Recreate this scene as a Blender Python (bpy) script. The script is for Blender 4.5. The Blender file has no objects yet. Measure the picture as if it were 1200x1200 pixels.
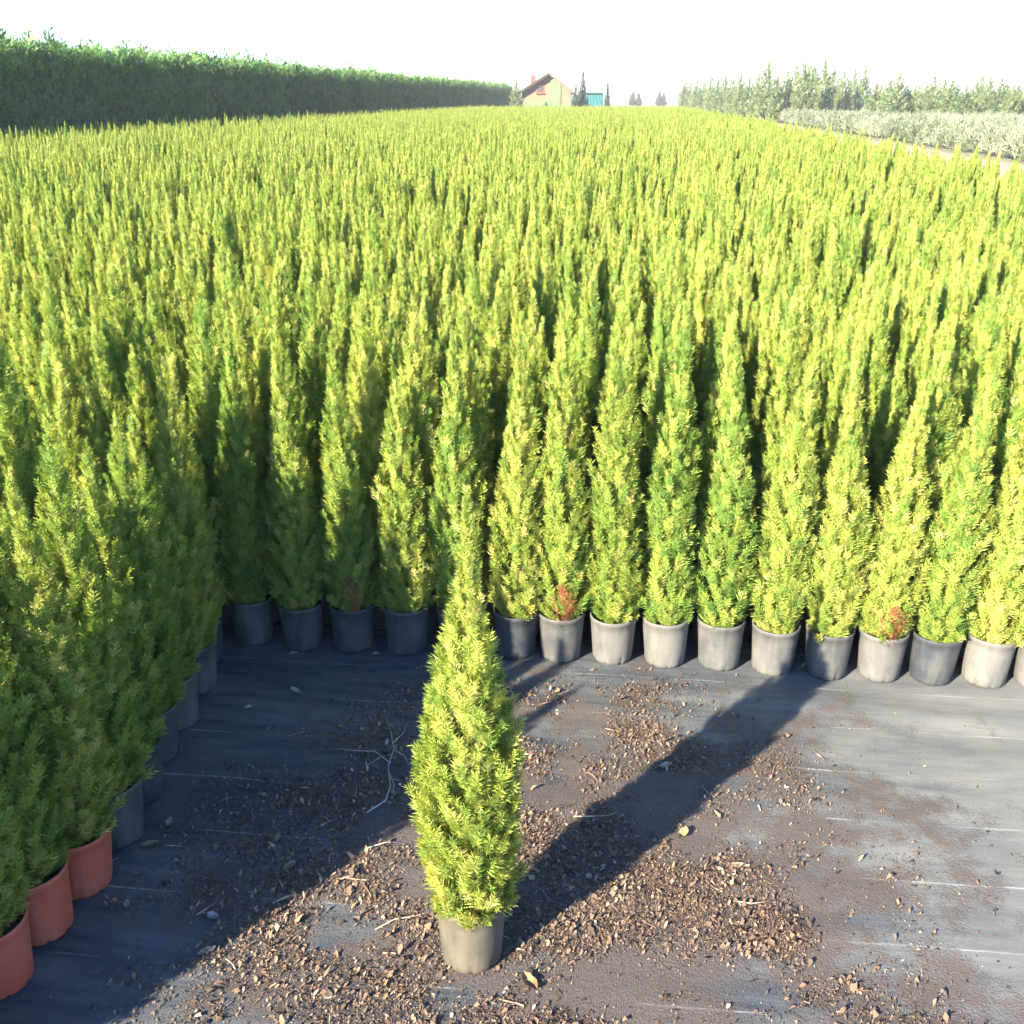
import bpy, math, random
import numpy as np
from mathutils import Vector, Matrix

# ------------------------------------------------------------------ camera, sky, sun, exposure
sc = bpy.context.scene
col = sc.collection
R = math.radians
CAM_H = 1.8
PITCH = math.atan(485 / 1200.0)
cam_d = bpy.data.cameras.new("camera")
cam_d.sensor_width = 36.0
cam_d.lens = 36.0
cam_d.clip_start = 0.05
cam_d.clip_end = 6000
cam = bpy.data.objects.new("camera", cam_d)
cam.location = (0, 0, CAM_H)
cam.rotation_euler = (math.pi / 2 - PITCH, 0, 0)
col.objects.link(cam)
sc.camera = cam

SUN_EL = R(25.5)
SUN_H = Vector((0.67, 0.742, 0)).normalized()          # the way the light travels over the ground
sun_dir = Vector((SUN_H.x * math.cos(SUN_EL), SUN_H.y * math.cos(SUN_EL), -math.sin(SUN_EL)))
w = bpy.data.worlds.new("World"); sc.world = w; w.use_nodes = True
nt = w.node_tree
sky = nt.nodes.new("ShaderNodeTexSky")
sky.sky_type = 'NISHITA'; sky.sun_disc = False
sky.sun_elevation = SUN_EL
sky.sun_rotation = math.atan2(-SUN_H.x, -SUN_H.y)
sky.air_density = 1.0; sky.dust_density = 0.1; sky.ozone_density = 4.0
bgn = nt.nodes["Background"]
tintn = nt.nodes.new("ShaderNodeMix"); tintn.data_type = 'RGBA'; tintn.blend_type = 'MULTIPLY'
tintn.inputs[0].default_value = 1.0; tintn.inputs[7].default_value = (0.80, 0.96, 1.16, 1)
nt.links.new(sky.outputs[0], tintn.inputs[6]); nt.links.new(tintn.outputs[2], bgn.inputs[0])
bgn.inputs[1].default_value = 0.075
sun_d = bpy.data.lights.new("sun", 'SUN')
sun_d.energy = 5.0; sun_d.angle = R(0.53); sun_d.color = (1.0, 0.88, 0.64)
sun = bpy.data.objects.new("sun", sun_d)
sun.rotation_euler = sun_dir.to_track_quat('-Z', 'Y').to_euler()
sun.location = (-20, -20, 20)
col.objects.link(sun)
sc.view_settings.view_transform = 'Standard'
sc.view_settings.look = 'None'
sc.view_settings.gamma = 1.0
sc.view_settings.exposure = 2.6
sc.view_settings.use_curve_mapping = False
sc.cycles.max_bounces = 6
sc.cycles.diffuse_bounces = 3
sc.cycles.transmission_bounces = 4
sc.cycles.volume_bounces = 0
sc.cycles.use_denoising = True

rng = np.random.default_rng(7)
random.seed(7)

# ------------------------------------------------------------------ helpers
def place(px, py):
    """ground point that the photograph shows at pixel (px, py)"""
    a = PITCH + math.atan((py - 600) / 1200.0)
    d = CAM_H / math.tan(a)
    depth = d * math.cos(PITCH) + CAM_H * math.sin(PITCH)
    return ((px - 600) / 1200.0 * depth, d)
def xat(px, d, h=0.0):
    depth = d * math.cos(PITCH) + (CAM_H - h) * math.sin(PITCH)
    return (px - 600) / 1200.0 * depth
def hat(py, d):
    """height of the point at distance d that shows at row py"""
    return CAM_H - d * math.tan(PITCH + math.atan((py - 600) / 1200.0))

UB = np.array([0.1045, 0.9945])          # along the columns of the field, away from the camera
UR = np.array([0.9945, -0.1045])         # along the rows
def grid(l, t):
    return UR[0] * l + UB[0] * t, UR[1] * l + UB[1] * t

def link(o, parent=None):
    col.objects.link(o)
    if parent is not None:
        o.parent = parent
    return o
def tag(o, label=None, cat=None, group=None, kind=None):
    if label: o["label"] = label
    if cat: o["category"] = cat
    if group: o["group"] = group
    if kind: o["kind"] = kind
    return o
def empty(name, loc=(0, 0, 0), rz=0.0):
    o = bpy.data.objects.new(name, None)
    o.empty_display_size = 0.1
    o.location = loc; o.rotation_euler = (0, 0, rz)
    col.objects.link(o)
    return o
def mesh_np(name, verts, faces, face_attr=None, smooth=False):
    """faces: (n,k) int array; face_attr: dict name -> (n,) floats"""
    verts = np.asarray(verts, dtype=np.float32); faces = np.asarray(faces, dtype=np.int32)
    n, k = faces.shape
    me = bpy.data.meshes.new(name)
    me.vertices.add(len(verts)); me.vertices.foreach_set("co", verts.ravel())
    me.loops.add(n * k); me.loops.foreach_set("vertex_index", faces.ravel())
    me.polygons.add(n)
    me.polygons.foreach_set("loop_start", np.arange(0, n * k, k, dtype=np.int32))
    if face_attr:
        for an, av in face_attr.items():
            at = me.attributes.new(an, 'FLOAT', 'FACE')
            at.data.foreach_set("value", np.asarray(av, dtype=np.float32))
    if smooth:
        me.polygons.foreach_set("use_smooth", np.ones(n, dtype=bool))
    me.update(calc_edges=True); me.validate()
    return me
def mesh_py(name, verts, faces, smooth=False):
    me = bpy.data.meshes.new(name)
    me.from_pydata(verts, [], faces)
    if smooth:
        for p in me.polygons: p.use_smooth = True
    me.update()
    return me
def obj(name, me, mat, parent=None):
    o = bpy.data.objects.new(name, me)
    if mat is not None and len(me.materials) == 0:
        me.materials.append(mat)
    return link(o, parent)
def box_geo(x0, x1, y0, y1, z0, z1):
    v = [(x0,y0,z0),(x1,y0,z0),(x1,y1,z0),(x0,y1,z0),(x0,y0,z1),(x1,y0,z1),(x1,y1,z1),(x0,y1,z1)]
    f = [(0,3,2,1),(4,5,6,7),(0,1,5,4),(1,2,6,5),(2,3,7,6),(3,0,4,7)]
    return v, f
def box(name, x0, x1, y0, y1, z0, z1, mat, parent=None):
    v, f = box_geo(x0, x1, y0, y1, z0, z1)
    return obj(name, mesh_py(name, v, f), mat, parent)
def lathe_geo(profile, seg=32, wob=None):
    v, f = [], []
    for i, (r, z) in enumerate(profile):
        for k in range(seg):
            a = 2 * math.pi * k / seg
            rr = r * (1 + (wob(i, a) if wob else 0))
            v.append((rr * math.cos(a), rr * math.sin(a), z))
    for i in range(len(profile) - 1):
        for k in range(seg):
            a, b = i * seg + k, i * seg + (k + 1) % seg
            f.append((a, b, b + seg, a + seg))
    return v, f
def tube_geo(pts, rads, seg=7):
    v, f = [], []
    n = len(pts)
    for i in range(n):
        p = Vector(pts[i])
        d = (Vector(pts[min(i + 1, n - 1)]) - Vector(pts[max(i - 1, 0)])).normalized()
        a = d.orthogonal().normalized(); b = d.cross(a)
        for k in range(seg):
            t = 2 * math.pi * k / seg
            q = p + (a * math.cos(t) + b * math.sin(t)) * rads[i]
            v.append(tuple(q))
    for i in range(n - 1):
        for k in range(seg):
            f.append((i*seg+k, i*seg+(k+1)%seg, (i+1)*seg+(k+1)%seg, (i+1)*seg+k))
    f.append(tuple(range((n-1)*seg, n*seg)))
    return v, f

# value noise in numpy for scattering and gentle relief
_tab = np.random.default_rng(3).random((256, 256))
def vnoise(x, y):
    xi = np.floor(x).astype(int); yi = np.floor(y).astype(int)
    fx = x - xi; fy = y - yi
    fx = fx * fx * (3 - 2 * fx); fy = fy * fy * (3 - 2 * fy)
    g = lambda i, j: _tab[i % 256, j % 256]
    return (g(xi, yi) * (1 - fx) + g(xi + 1, yi) * fx) * (1 - fy) + (g(xi, yi + 1) * (1 - fx) + g(xi + 1, yi + 1) * fx) * fy
def fbm(x, y, o=4):
    s = 0; a = 0.5
    for _ in range(o):
        s = s + a * vnoise(x, y); x = x * 2.03 + 11.3; y = y * 2.03 + 5.7; a *= 0.5
    return s

# ------------------------------------------------------------------ materials
def new_mat(name):
    m = bpy.data.materials.new(name); m.use_nodes = True
    n = m.node_tree
    b = n.nodes["Principled BSDF"]
    return m, n, b
def N(n, t, **kw):
    x = n.nodes.new(t)
    for k, v in kw.items(): setattr(x, k, v)
    return x
def ramp(n, stops, fac):
    r = N(n, "ShaderNodeValToRGB")
    el = r.color_ramp.elements
    while len(el) < len(stops): el.new(0.5)
    for e, (p, c) in zip(el, stops):
        e.position = p; e.color = (c[0], c[1], c[2], 1)
    n.links.new(fac, r.inputs[0])
    return r.outputs[0]
def noise(n, scale, detail=4, rough=0.6, vec=None, out=0):
    t = N(n, "ShaderNodeTexNoise")
    t.inputs["Scale"].default_value = scale; t.inputs["Detail"].default_value = detail
    t.inputs["Roughness"].default_value = rough
    if vec is not None: n.links.new(vec, t.inputs["Vector"])
    return t.outputs[out]
def math_(n, op, a, b=None, clamp=False):
    m = N(n, "ShaderNodeMath", operation=op); m.use_clamp = clamp
    for i, v in enumerate((a, b)):
        if v is None: continue
        if isinstance(v, (int, float)): m.inputs[i].default_value = v
        else: n.links.new(v, m.inputs[i])
    return m.outputs[0]
def mixc(n, fac, a, b, blend='MIX'):
    m = N(n, "ShaderNodeMix", data_type='RGBA', blend_type=blend)
    for i, v in ((0, fac), (6, a), (7, b)):
        if isinstance(v, (int, float)): m.inputs[i].default_value = v
        elif isinstance(v, tuple): m.inputs[i].default_value = (v[0], v[1], v[2], 1)
        else: n.links.new(v, m.inputs[i])
    return m.outputs[2]
def bump(n, b, h, strength=0.3, dist=0.01):
    x = N(n, "ShaderNodeBump"); x.inputs["Strength"].default_value = strength; x.inputs["Distance"].default_value = dist
    n.links.new(h, x.inputs["Height"]); n.links.new(x.outputs[0], b.inputs["Normal"])

def foliage_mat(name, stops, transl=0.36, rough=0.55, hue=0.10):
    m, n, b = new_mat(name)
    at = N(n, "ShaderNodeAttribute", attribute_name="tint")
    oi = N(n, "ShaderNodeObjectInfo")
    f = math_(n, 'ADD', at.outputs["Fac"], math_(n, 'MULTIPLY', math_(n, 'SUBTRACT', oi.outputs["Random"], 0.5), hue * 2), True)
    c = ramp(n, stops, f)
    n.links.new(c, b.inputs["Base Color"])
    b.inputs["Roughness"].default_value = rough
    b.inputs["Specular IOR Level"].default_value = 0.35
    tr = N(n, "ShaderNodeBsdfTranslucent")
    n.links.new(mixc(n, 1.0, c, (1.15, 1.1, 0.55), 'MULTIPLY'), tr.inputs[0])
    mx = N(n, "ShaderNodeMixShader"); mx.inputs[0].default_value = transl
    n.links.new(b.outputs[0], mx.inputs[1]); n.links.new(tr.outputs[0], mx.inputs[2])
    n.links.new(mx.outputs[0], n.nodes["Material Output"].inputs[0])
    return m
M = {}
M["thuja"] = foliage_mat("thuja_foliage", [(0, (.058, .158, .036)), (.35, (.185, .295, .060)), (.7, (.375, .415, .092)), (1, (.54, .48, .20))])
M["dead"] = foliage_mat("dead_foliage", [(0, (.10, .035, .015)), (.5, (.26, .10, .045)), (1, (.42, .24, .13))], .15)
M["hedge"] = foliage_mat("hedge_foliage", [(0, (.026, .085, .024)), (.5, (.080, .180, .045)), (.85, (.15, .22, .05)), (1, (.26, .24, .07))], .2)
M["pale"] = foliage_mat("pale_conifer_foliage", [(0, (.045, .085, .04)), (.5, (.115, .165, .075)), (1, (.23, .27, .12))], .25)
M["darkcon"] = foliage_mat("dark_conifer_foliage", [(0, (.02, .04, .035)), (.6, (.045, .075, .06)), (1, (.08, .12, .09))], .15)
M["herb"] = foliage_mat("herb_foliage", [(0, (.055, .08, .045)), (.5, (.135, .16, .105)), (1, (.26, .265, .20))], .2)

def simple(name, c, rough=0.6, nz=0.15, scale=8, bumps=0.0, spec=0.4):
    m, n, b = new_mat(name)
    tc = N(n, "ShaderNodeTexCoord")
    f = noise(n, scale, 5, .6, tc.outputs["Object"])
    lo = tuple(x * (1 - nz) for x in c); hi = tuple(min(1, x * (1 + nz)) for x in c)
    n.links.new(ramp(n, [(.3, lo), (.7, hi)], f), b.inputs["Base Color"])
    b.inputs["Roughness"].default_value = rough; b.inputs["Specular IOR Level"].default_value = spec
    if bumps: bump(n, b, f, bumps, .01)
    return m
M["bark"] = simple("bark", (.13, .075, .04), .85, .4, 60, .6)
M["soil"] = simple("potting_soil", (.035, .024, .017), .95, .6, 90, 1.0, .1)
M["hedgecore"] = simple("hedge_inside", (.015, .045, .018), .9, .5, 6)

def pot_mat(name, base, dust, dustiness):
    """moulded plastic with lime and dust run-off"""
    m, n, b = new_mat(name)
    tc = N(n, "ShaderNodeTexCoord"); oi = N(n, "ShaderNodeObjectInfo")
    off = N(n, "ShaderNodeVectorMath", operation='ADD')
    n.links.new(tc.outputs["Object"], off.inputs[0])
    cx = N(n, "ShaderNodeCombineXYZ")
    n.links.new(math_(n, 'MULTIPLY', oi.outputs["Random"], 37.0), cx.inputs[0])
    n.links.new(cx.outputs[0], off.inputs[1])
    st = N(n, "ShaderNodeMapping"); st.inputs["Scale"].default_value = (1, 1, .15)
    n.links.new(off.outputs[0], st.inputs[0])
    d1 = noise(n, 38, 6, .65, st.outputs[0]); d2 = noise(n, 9, 4, .6, off.outputs[0])
    d3 = noise(n, 260, 2, .5, off.outputs[0])
    f = math_(n, 'ADD', math_(n, 'MULTIPLY', d1, .55), math_(n, 'MULTIPLY', d2, .75))
    f = math_(n, 'ADD', f, math_(n, 'MULTIPLY', math_(n, 'SUBTRACT', d3, .5), .25))
    f = math_(n, 'ADD', f, math_(n, 'MULTIPLY', math_(n, 'SUBTRACT', oi.outputs["Random"], .5), .22))
    fac = ramp(n, [(.42 + (1 - dustiness) * .2, (0, 0, 0)), (.85, (1, 1, 1))], f)
    n.links.new(mixc(n, fac, base, dust), b.inputs["Base Color"])
    b.inputs["Roughness"].default_value = .55; b.inputs["Specular IOR Level"].default_value = .35
    bump(n, b, d1, .15, .002)
    return m
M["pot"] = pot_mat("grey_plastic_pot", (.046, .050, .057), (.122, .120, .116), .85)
M["potdark"] = pot_mat("dark_plastic_pot", (.028, .034, .044), (.085, .083, .082), .5)  # shade of the shadowed pots put into the plastic; also one dirty pot
M["pottan"] = pot_mat("dusty_plastic_pot", (.046, .046, .042), (.118, .103, .080), .9)
M["terra"] = pot_mat("terracotta_plastic_pot", (.36, .068, .042), (.38, .12, .08), .4)

# ------------------------------------------------------------------ ground, weed mat, path
def weed_mat_material():
    m, n, b = new_mat("woven_weed_mat")
    tc = N(n, "ShaderNodeTexCoord"); O = tc.outputs["Object"]
    mp = N(n, "ShaderNodeMapping"); mp.inputs["Rotation"].default_value = (0, 0, R(6.0)); n.links.new(O, mp.inputs[0])
    V = mp.outputs[0]
    sp = N(n, "ShaderNodeSeparateXYZ"); n.links.new(V, sp.inputs[0])
    st = N(n, "ShaderNodeMapping"); st.inputs["Scale"].default_value = (.35, 1.6, 1); n.links.new(V, st.inputs[0])
    big = noise(n, 2.2, 7, .62, st.outputs[0])
    st2 = N(n, "ShaderNodeMapping"); st2.inputs["Scale"].default_value = (.5, 3.2, 1); n.links.new(V, st2.inputs[0])
    mid = noise(n, 9, 7, .7, st2.outputs[0])
    fine = noise(n, 160, 4, .7, V)
    # weave
    wv = N(n, "ShaderNodeTexWave", wave_type='BANDS', bands_direction='Y'); wv.inputs["Scale"].default_value = 95
    wv.inputs["Distortion"].default_value = .6; n.links.new(V, wv.inputs[0])
    wx = N(n, "ShaderNodeTexWave", wave_type='BANDS', bands_direction='X'); wx.inputs["Scale"].default_value = 60
    wx.inputs["Distortion"].default_value = .6; n.links.new(V, wx.inputs[0])
    weave = math_(n, 'MULTIPLY', wv.outputs["Fac"], wx.outputs["Fac"])
    base = mixc(n, weave, (.019, .028, .044), (.035, .046, .066))
    # pale dried dust; the extra on the right paints the mat's sunlit sheen
    right_sheen = N(n, "ShaderNodeMapRange", interpolation_type='SMOOTHSTEP')
    right_sheen.inputs[1].default_value = .2; right_sheen.inputs[2].default_value = 1.3; n.links.new(sp.outputs[0], right_sheen.inputs[0])
    f = math_(n, 'ADD', math_(n, 'MULTIPLY', big, .75), math_(n, 'MULTIPLY', mid, .5))
    f = math_(n, 'ADD', f, math_(n, 'MULTIPLY', right_sheen.outputs[0], .29))
    dfac = ramp(n, [(.52, (0, 0, 0)), (.76, (.65, .65, .65)), (.92, (.97, .97, .97))], f)
    dcol = mixc(n, noise(n, 5, 4, .6, V), (.092, .102, .122), (.175, .17, .16))
    c = mixc(n, dfac, base, dcol)
    # trodden-in soil under the litter
    dx = math_(n, 'SUBTRACT', sp.outputs[0], .0); dy = math_(n, 'SUBTRACT', sp.outputs[1], 2.0)
    rr = math_(n, 'SQRT', math_(n, 'ADD', math_(n, 'MULTIPLY', dx, dx), math_(n, 'MULTIPLY', math_(n, 'MULTIPLY', dy, dy), 1.2)))
    pat = math_(n, 'SUBTRACT', math_(n, 'ADD', noise(n, 4.5, 6, .65, V), math_(n, 'MULTIPLY', fine, .25)), math_(n, 'MULTIPLY', rr, .27))
    sfac = ramp(n, [(.36, (0, 0, 0)), (.47, (.85, .85, .85))], pat)
    scol = mixc(n, fine, (.030, .024, .025), (.115, .090, .085))
    c = mixc(n, sfac, c, scol)
    # woven marker threads every 22 cm
    fr = math_(n, 'FRACT', math_(n, 'MULTIPLY', sp.outputs[1], 1 / .22))
    ln = math_(n, 'LESS_THAN', math_(n, 'ABSOLUTE', math_(n, 'SUBTRACT', fr, .5)), .011)
    wear = ramp(n, [(.44, (0, 0, 0)), (.60, (1, 1, 1))], noise(n, 3.5, 4, .6, V))
    lf = math_(n, 'MULTIPLY', math_(n, 'MULTIPLY', ln, wear), math_(n, 'SUBTRACT', .75, math_(n, 'MULTIPLY', sfac, .7)), True)
    c = mixc(n, lf, c, (.27, .275, .29))
    n.links.new(c, b.inputs["Base Color"])
    b.inputs["Roughness"].default_value = .62; b.inputs["Specular IOR Level"].default_value = .4
    h = math_(n, 'ADD', math_(n, 'MULTIPLY', weave, .15), math_(n, 'ADD', math_(n, 'MULTIPLY', fine, math_(n, 'ADD', sfac, .15)), math_(n, 'MULTIPLY', mid, .5)))
    bump(n, b, h, .5, .008)
    return m
M["mat"] = weed_mat_material()

def ground_material():
    m, n, b = new_mat("dry_grass_ground")
    tc = N(n, "ShaderNodeTexCoord"); O = tc.outputs["Object"]
    a = noise(n, .12, 6, .6, O); d = noise(n, 3, 6, .7, O)
    c1 = ramp(n, [(.3, (.09, .10, .04)), (.6, (.15, .14, .07)), (.8, (.20, .17, .10))], math_(n, 'ADD', math_(n, 'MULTIPLY', a, .6), math_(n, 'MULTIPLY', d, .4)))
    n.links.new(c1, b.inputs["Base Color"]); b.inputs["Roughness"].default_value = .95
    bump(n, b, d, .6, .05)
    return m
M["ground"] = ground_material()
M["path"] = simple("sandy_path", (.24, .185, .135), .95, .25, 2.5, .5)

g = obj("ground", mesh_py("ground", [(-1500, -60, 0), (1500, -60, 0), (1500, 2500, 0), (-1500, 2500, 0)], [(0, 1, 2, 3)]), M["ground"])
tag(g, kind="structure")

def relief(x, y):
    f = .012 + (fbm(x * 2.0 + 3, y * 5 + 1, 4) - .47) * .020
    w_ = vnoise(x * .9 + 20, y * 7.0 + x * 1.5)          # long low creases in the cloth
    return np.clip(f + .014 * np.clip(w_ - .62, 0, 1) ** 1.0 * 2, .005, .04)
EDGE_R = 3.95           # right edge of the potted field across the rows
EDGE_L = -12.75          # left edge by the hedge
xs = np.concatenate([np.linspace(-17, -2.2, 12), np.linspace(-2.0, 4.4, 330), np.linspace(4.6, 13, 8)])
ys = np.concatenate([np.linspace(-2.5, .9, 6), np.linspace(1.0, 3.6, 150), np.linspace(4, 92, 24)])
GX, GY = np.meshgrid(xs, ys)
GZ = relief(GX, GY)
msk = (GX < 5.0) & (GX > -20)
vid = np.arange(GX.size).reshape(GX.shape)
fc = np.stack([vid[:-1, :-1], vid[:-1, 1:], vid[1:, 1:], vid[1:, :-1]], -1).reshape(-1, 4)
def mat_z(x, y):
    return float(relief(np.array([x]), np.array([y]))[0])
# keep the sheet inside the field's right edge (it follows the columns)
cx = (GX[:-1, :-1] - UB[0] / UB[1] * GY[:-1, :-1]).ravel()
fc = fc[(cx < 4.3) & (cx > -15.5)]
mt = obj("weed_mat", mesh_np("weed_mat", np.stack([GX, GY, GZ], -1).reshape(-1, 3), fc, smooth=True), M["mat"])
tag(mt, kind="structure")

pv = []
for t in np.linspace(-3, 160, 30):
    for l in (4.5, 11.4):
        x, y = grid(l + .25 * math.sin(t * .7 + l), t); pv.append((x, y, .006))
pf = [(2*i, 2*i+1, 2*i+3, 2*i+2) for i in range(29)]
tag(obj("path", mesh_py("path", pv, pf), M["path"]), kind="structure")

# ------------------------------------------------------------------ conifer foliage
def spray_templates(nside, count, seed, width=.10):
    """flat fan sprays: an axis and side branchlets, each a slim diamond; returns (count, nd, 4, 3)"""
    r = np.random.default_rng(seed); out = []
    for _ in range(count):
        ds = []
        def diamond(p, d, L, wd, z):
            d = np.array(d) / np.hypot(*d); s = np.array([-d[1], d[0]])
            a = np.array(p); e = a + d * L; mdl = a + d * L * .55
            ds.append([(a[0], a[1], z * .4), (*(mdl + s * wd / 2), z), (e[0], e[1], z * 2.2), (*(mdl - s * wd / 2), z)])
        diamond((0, 0), (r.normal(0, .05), 1), 1.0, width * .9, r.normal(0, .02))
        for i in range(nside):
            y = .12 + .62 * i / max(nside - 1, 1) + r.normal(0, .03)
            s = 1 if i % 2 else -1
            an = R(r.uniform(28, 52))
            L = (.62 - .38 * y) * r.uniform(.8, 1.2)
            diamond((0, y), (s * math.sin(an), math.cos(an)), L, width * r.uniform(.8, 1.15), r.normal(0, .06))
        out.append(ds)
    return np.array(out)

def place_sprays(tpl, base, direc, length, r, tint, face=None):
    """base,direc (n,3); returns verts, faces, tint per face"""
    n = len(base); nd = tpl.shape[1]
    T = direc / np.linalg.norm(direc, axis=1, keepdims=True)
    a = r.normal(size=(n, 3))
    if face is not None:
        a = np.cross(face + a * .42, T) + a * .02      # blades mostly turned to the outside of the crown
        a = np.cross(T, a)
    S = np.cross(T, a); S /= np.linalg.norm(S, axis=1, keepdims=True)
    Nn = np.cross(S, T)
    L = tpl[r.integers(0, len(tpl), n)].reshape(n, nd * 4, 3) * length[:, None, None]
    v = base[:, None, :] + L[..., 0:1] * S[:, None, :] + L[..., 1:2] * T[:, None, :] + L[..., 2:3] * Nn[:, None, :]
    f = np.arange(n * nd * 4).reshape(-1, 4)
    tf = np.clip(np.repeat(tint, nd) + r.normal(0, .07, n * nd), 0, 1)
    return v.reshape(-1, 3), f, tf

def crown_geo(z0, z1, prof, nb, per, tpl, seed, slen=.07, lean=.0, spread=.23, tint0=.5, up=1.6):
    """feathery column: prof = [(t, radius)] over z0..z1, built of nb upright branches bearing sprays"""
    r = np.random.default_rng(seed)
    pt, pr = zip(*prof)
    rad = lambda t: np.interp(t, pt, pr)
    H = z1 - z0
    tt = np.linspace(0, 1, 200); cdf = np.cumsum(rad(tt) + .012); cdf /= cdf[-1]
    tb = np.interp((np.arange(nb) + r.random(nb)) / nb, cdf, tt)
    az = np.arange(nb) * 2.39996 + r.normal(0, .35, nb)
    # uneven outline: lobes that differ from one side and height to the next
    lob = 1 + .09 * np.sin(az * 2 + tb * 9 + r.uniform(0, 6)) + .07 * np.sin(az * 3 - tb * 15 + r.uniform(0, 6)) + r.normal(0, .09, nb)
    Rb = rad(tb) * lob
    lx = lean * math.cos(seed * 1.7); ly = lean * math.sin(seed * 1.7)
    zc = z0 + tb * H
    axis = np.stack([lx * tb ** 2, ly * tb ** 2], -1)
    end = np.stack([axis[:, 0] + Rb * np.cos(az), axis[:, 1] + Rb * np.sin(az), zc + .03], -1)
    rise = np.minimum(.16, .05 + Rb * 1.1)
    st = np.stack([axis[:, 0] + .12 * Rb * np.cos(az), axis[:, 1] + .12 * Rb * np.sin(az), np.maximum(zc - rise, z0 - .03)], -1)
    s = r.uniform(.28, 1.0, (nb, per)); s[:, 0] = 1.0
    bd = end - st; bd /= np.linalg.norm(bd, axis=1, keepdims=True)
    p = st[:, None, :] * (1 - s[..., None]) + end[:, None, :] * s[..., None]
    out = np.stack([np.cos(az), np.sin(az), np.zeros(nb)], -1)
    d = bd[:, None, :] * .75 + out[:, None, :] * .25 + r.normal(0, spread, (nb, per, 3)) + np.array([0, 0, up * .45])
    d[:, 0] = bd + np.array([0, 0, .35])
    d[..., 2] = np.maximum(d[..., 2], .05)
    dn = d / np.linalg.norm(d, axis=-1, keepdims=True)
    ln = slen * r.uniform(.7, 1.25, (nb, per)) * np.clip(.55 + Rb / max(pr) * .55, .5, 1.1)[:, None]
    base = p - dn * (ln * .62)[..., None]
    tint = tint0 + r.normal(0, .11, nb)[:, None] + r.normal(0, .10, (nb, per))
    pale = r.random((nb, per)) < .035
    tint = np.where(pale, .98, tint)
    # the leader: slim upright sprays on the top of the stem
    nl = 46
    tl = r.uniform(.62, 1.0, nl); al = r.uniform(0, 6.28, nl)
    bl = np.stack([lx * tl ** 2 + .006 * np.cos(al), ly * tl ** 2 + .006 * np.sin(al), z0 + tl * H - slen * .6], -1)
    dl = np.stack([np.cos(al) * .28, np.sin(al) * .28, np.ones(nl)], -1) + r.normal(0, .10, (nl, 3))
    ll = slen * r.uniform(.5, .95, nl)
    B = np.concatenate([base.reshape(-1, 3), bl]); D = np.concatenate([dn.reshape(-1, 3), dl])
    Ln = np.concatenate([ln.ravel(), ll]); Tn = np.concatenate([np.clip(tint, .02, 1).ravel(), np.clip(tint0 + .15 + r.normal(0, .1, nl), 0, 1)])
    F = np.concatenate([np.repeat(out, per, 0), np.stack([np.cos(al), np.sin(al), np.zeros(nl)], -1)])
    return place_sprays(tpl, B, D, Ln, r, Tn, F + np.array([0, 0, .25]))

def crown_mesh(name, *a, **k):
    v, f, t = crown_geo(*a, **k)
    me = mesh_np(name, v, f, {"tint": t})
    return me

POT_H = .172
TPL_FIELD = spray_templates(8, 14, 11, .070)
TPL_NEAR = spray_templates(12, 14, 12, .050)
POT_R = .079

# ---- the hero tree's crown and eight nursery crowns
prof_hero = [(0, .088), (.06, .096), (.15, .101), (.32, .097), (.45, .086), (.58, .066), (.70, .044), (.80, .022), (.87, .010), (.93, .005), (1, .002)]
crown_hero = crown_mesh("crown_single", POT_H - .03, 1.10, prof_hero, 520, 24, TPL_NEAR, 5, slen=.042, spread=.33, lean=-.012, tint0=.52)
profs = [
    [(0, .080), (.1, .092), (.3, .092), (.5, .076), (.7, .052), (.85, .030), (.95, .011), (1, .003)],
    [(0, .076), (.12, .088), (.35, .085), (.55, .066), (.75, .040), (.9, .017), (1, .003)],
    [(0, .082), (.15, .096), (.4, .091), (.6, .070), (.8, .038), (.92, .016), (1, .004)],
]
NV = 8
crowns = []
for i in range(NV):
    h = (1.06, 1.12, 1.0, 1.16, 1.08, 1.03, 1.13, 1.09)[i]
    crowns.append(crown_mesh("crown_nursery", POT_H - .025, h + .04, profs[i % 3], 320, 20, TPL_FIELD, 40 + i, slen=.041, lean=.03, tint0=.50))
for me in crowns: me.materials.append(M["thuja"])

def pot_mesh(name, seg=56, s=1.0, fancy=True):
    r0, r1, h = .066 * s, POT_R * s, POT_H * s
    prof = [(0.0, .004), (r0 * .90, .002), (r0 * .985, .007), (r0 + .001, .018)]
    for k in range(1, 6):
        t = k / 6; prof.append((r0 + .001 + (r1 - .0035 - r0) * t, .018 + (h - .038) * t))
    prof += [(r1 - .002, h - .016), (r1 - .0005, h - .0145), (r1, h - .003), (r1 - .001, h), (r1 - .005, h - .001), (r1 - .007, h - .03), (.055 * s, h - .06)]
    v, f = lathe_geo(prof, seg, (lambda i, a: (.004 * math.sin(a * 14) * (1 if 2 <= i <= 5 else .2) + .010 * math.sin(a * 2 + 1) - (.09 if i in (1, 2, 3) and int(round(a / (2 * math.pi) * 56)) % 7 == 0 else 0))))
    return mesh_py(name, v, f, True)
pot_me = {}
for key in ("pot", "potdark", "pottan", "terra"):
    me = pot_mesh("pot_" + key); me.materials.append(M[key]); pot_me[key] = me
sv, sf = [], []
nr, ns = 5, 20
sv.append((0, 0, POT_H - .018))
for i in range(1, nr + 1):
    for k in range(ns):
        a = 2 * math.pi * k / ns; r_ = (POT_R - .006) * i / nr
        sv.append((r_ * math.cos(a), r_ * math.sin(a), POT_H - .020 + random.uniform(-.006, .006)))
for k in range(ns): sf.append((0, 1 + k, 1 + (k + 1) % ns))
for i in range(nr - 1):
    for k in range(ns):
        a = 1 + i * ns + k; b = 1 + i * ns + (k + 1) % ns
        sf.append((a, a + ns, b + ns, b))
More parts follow.
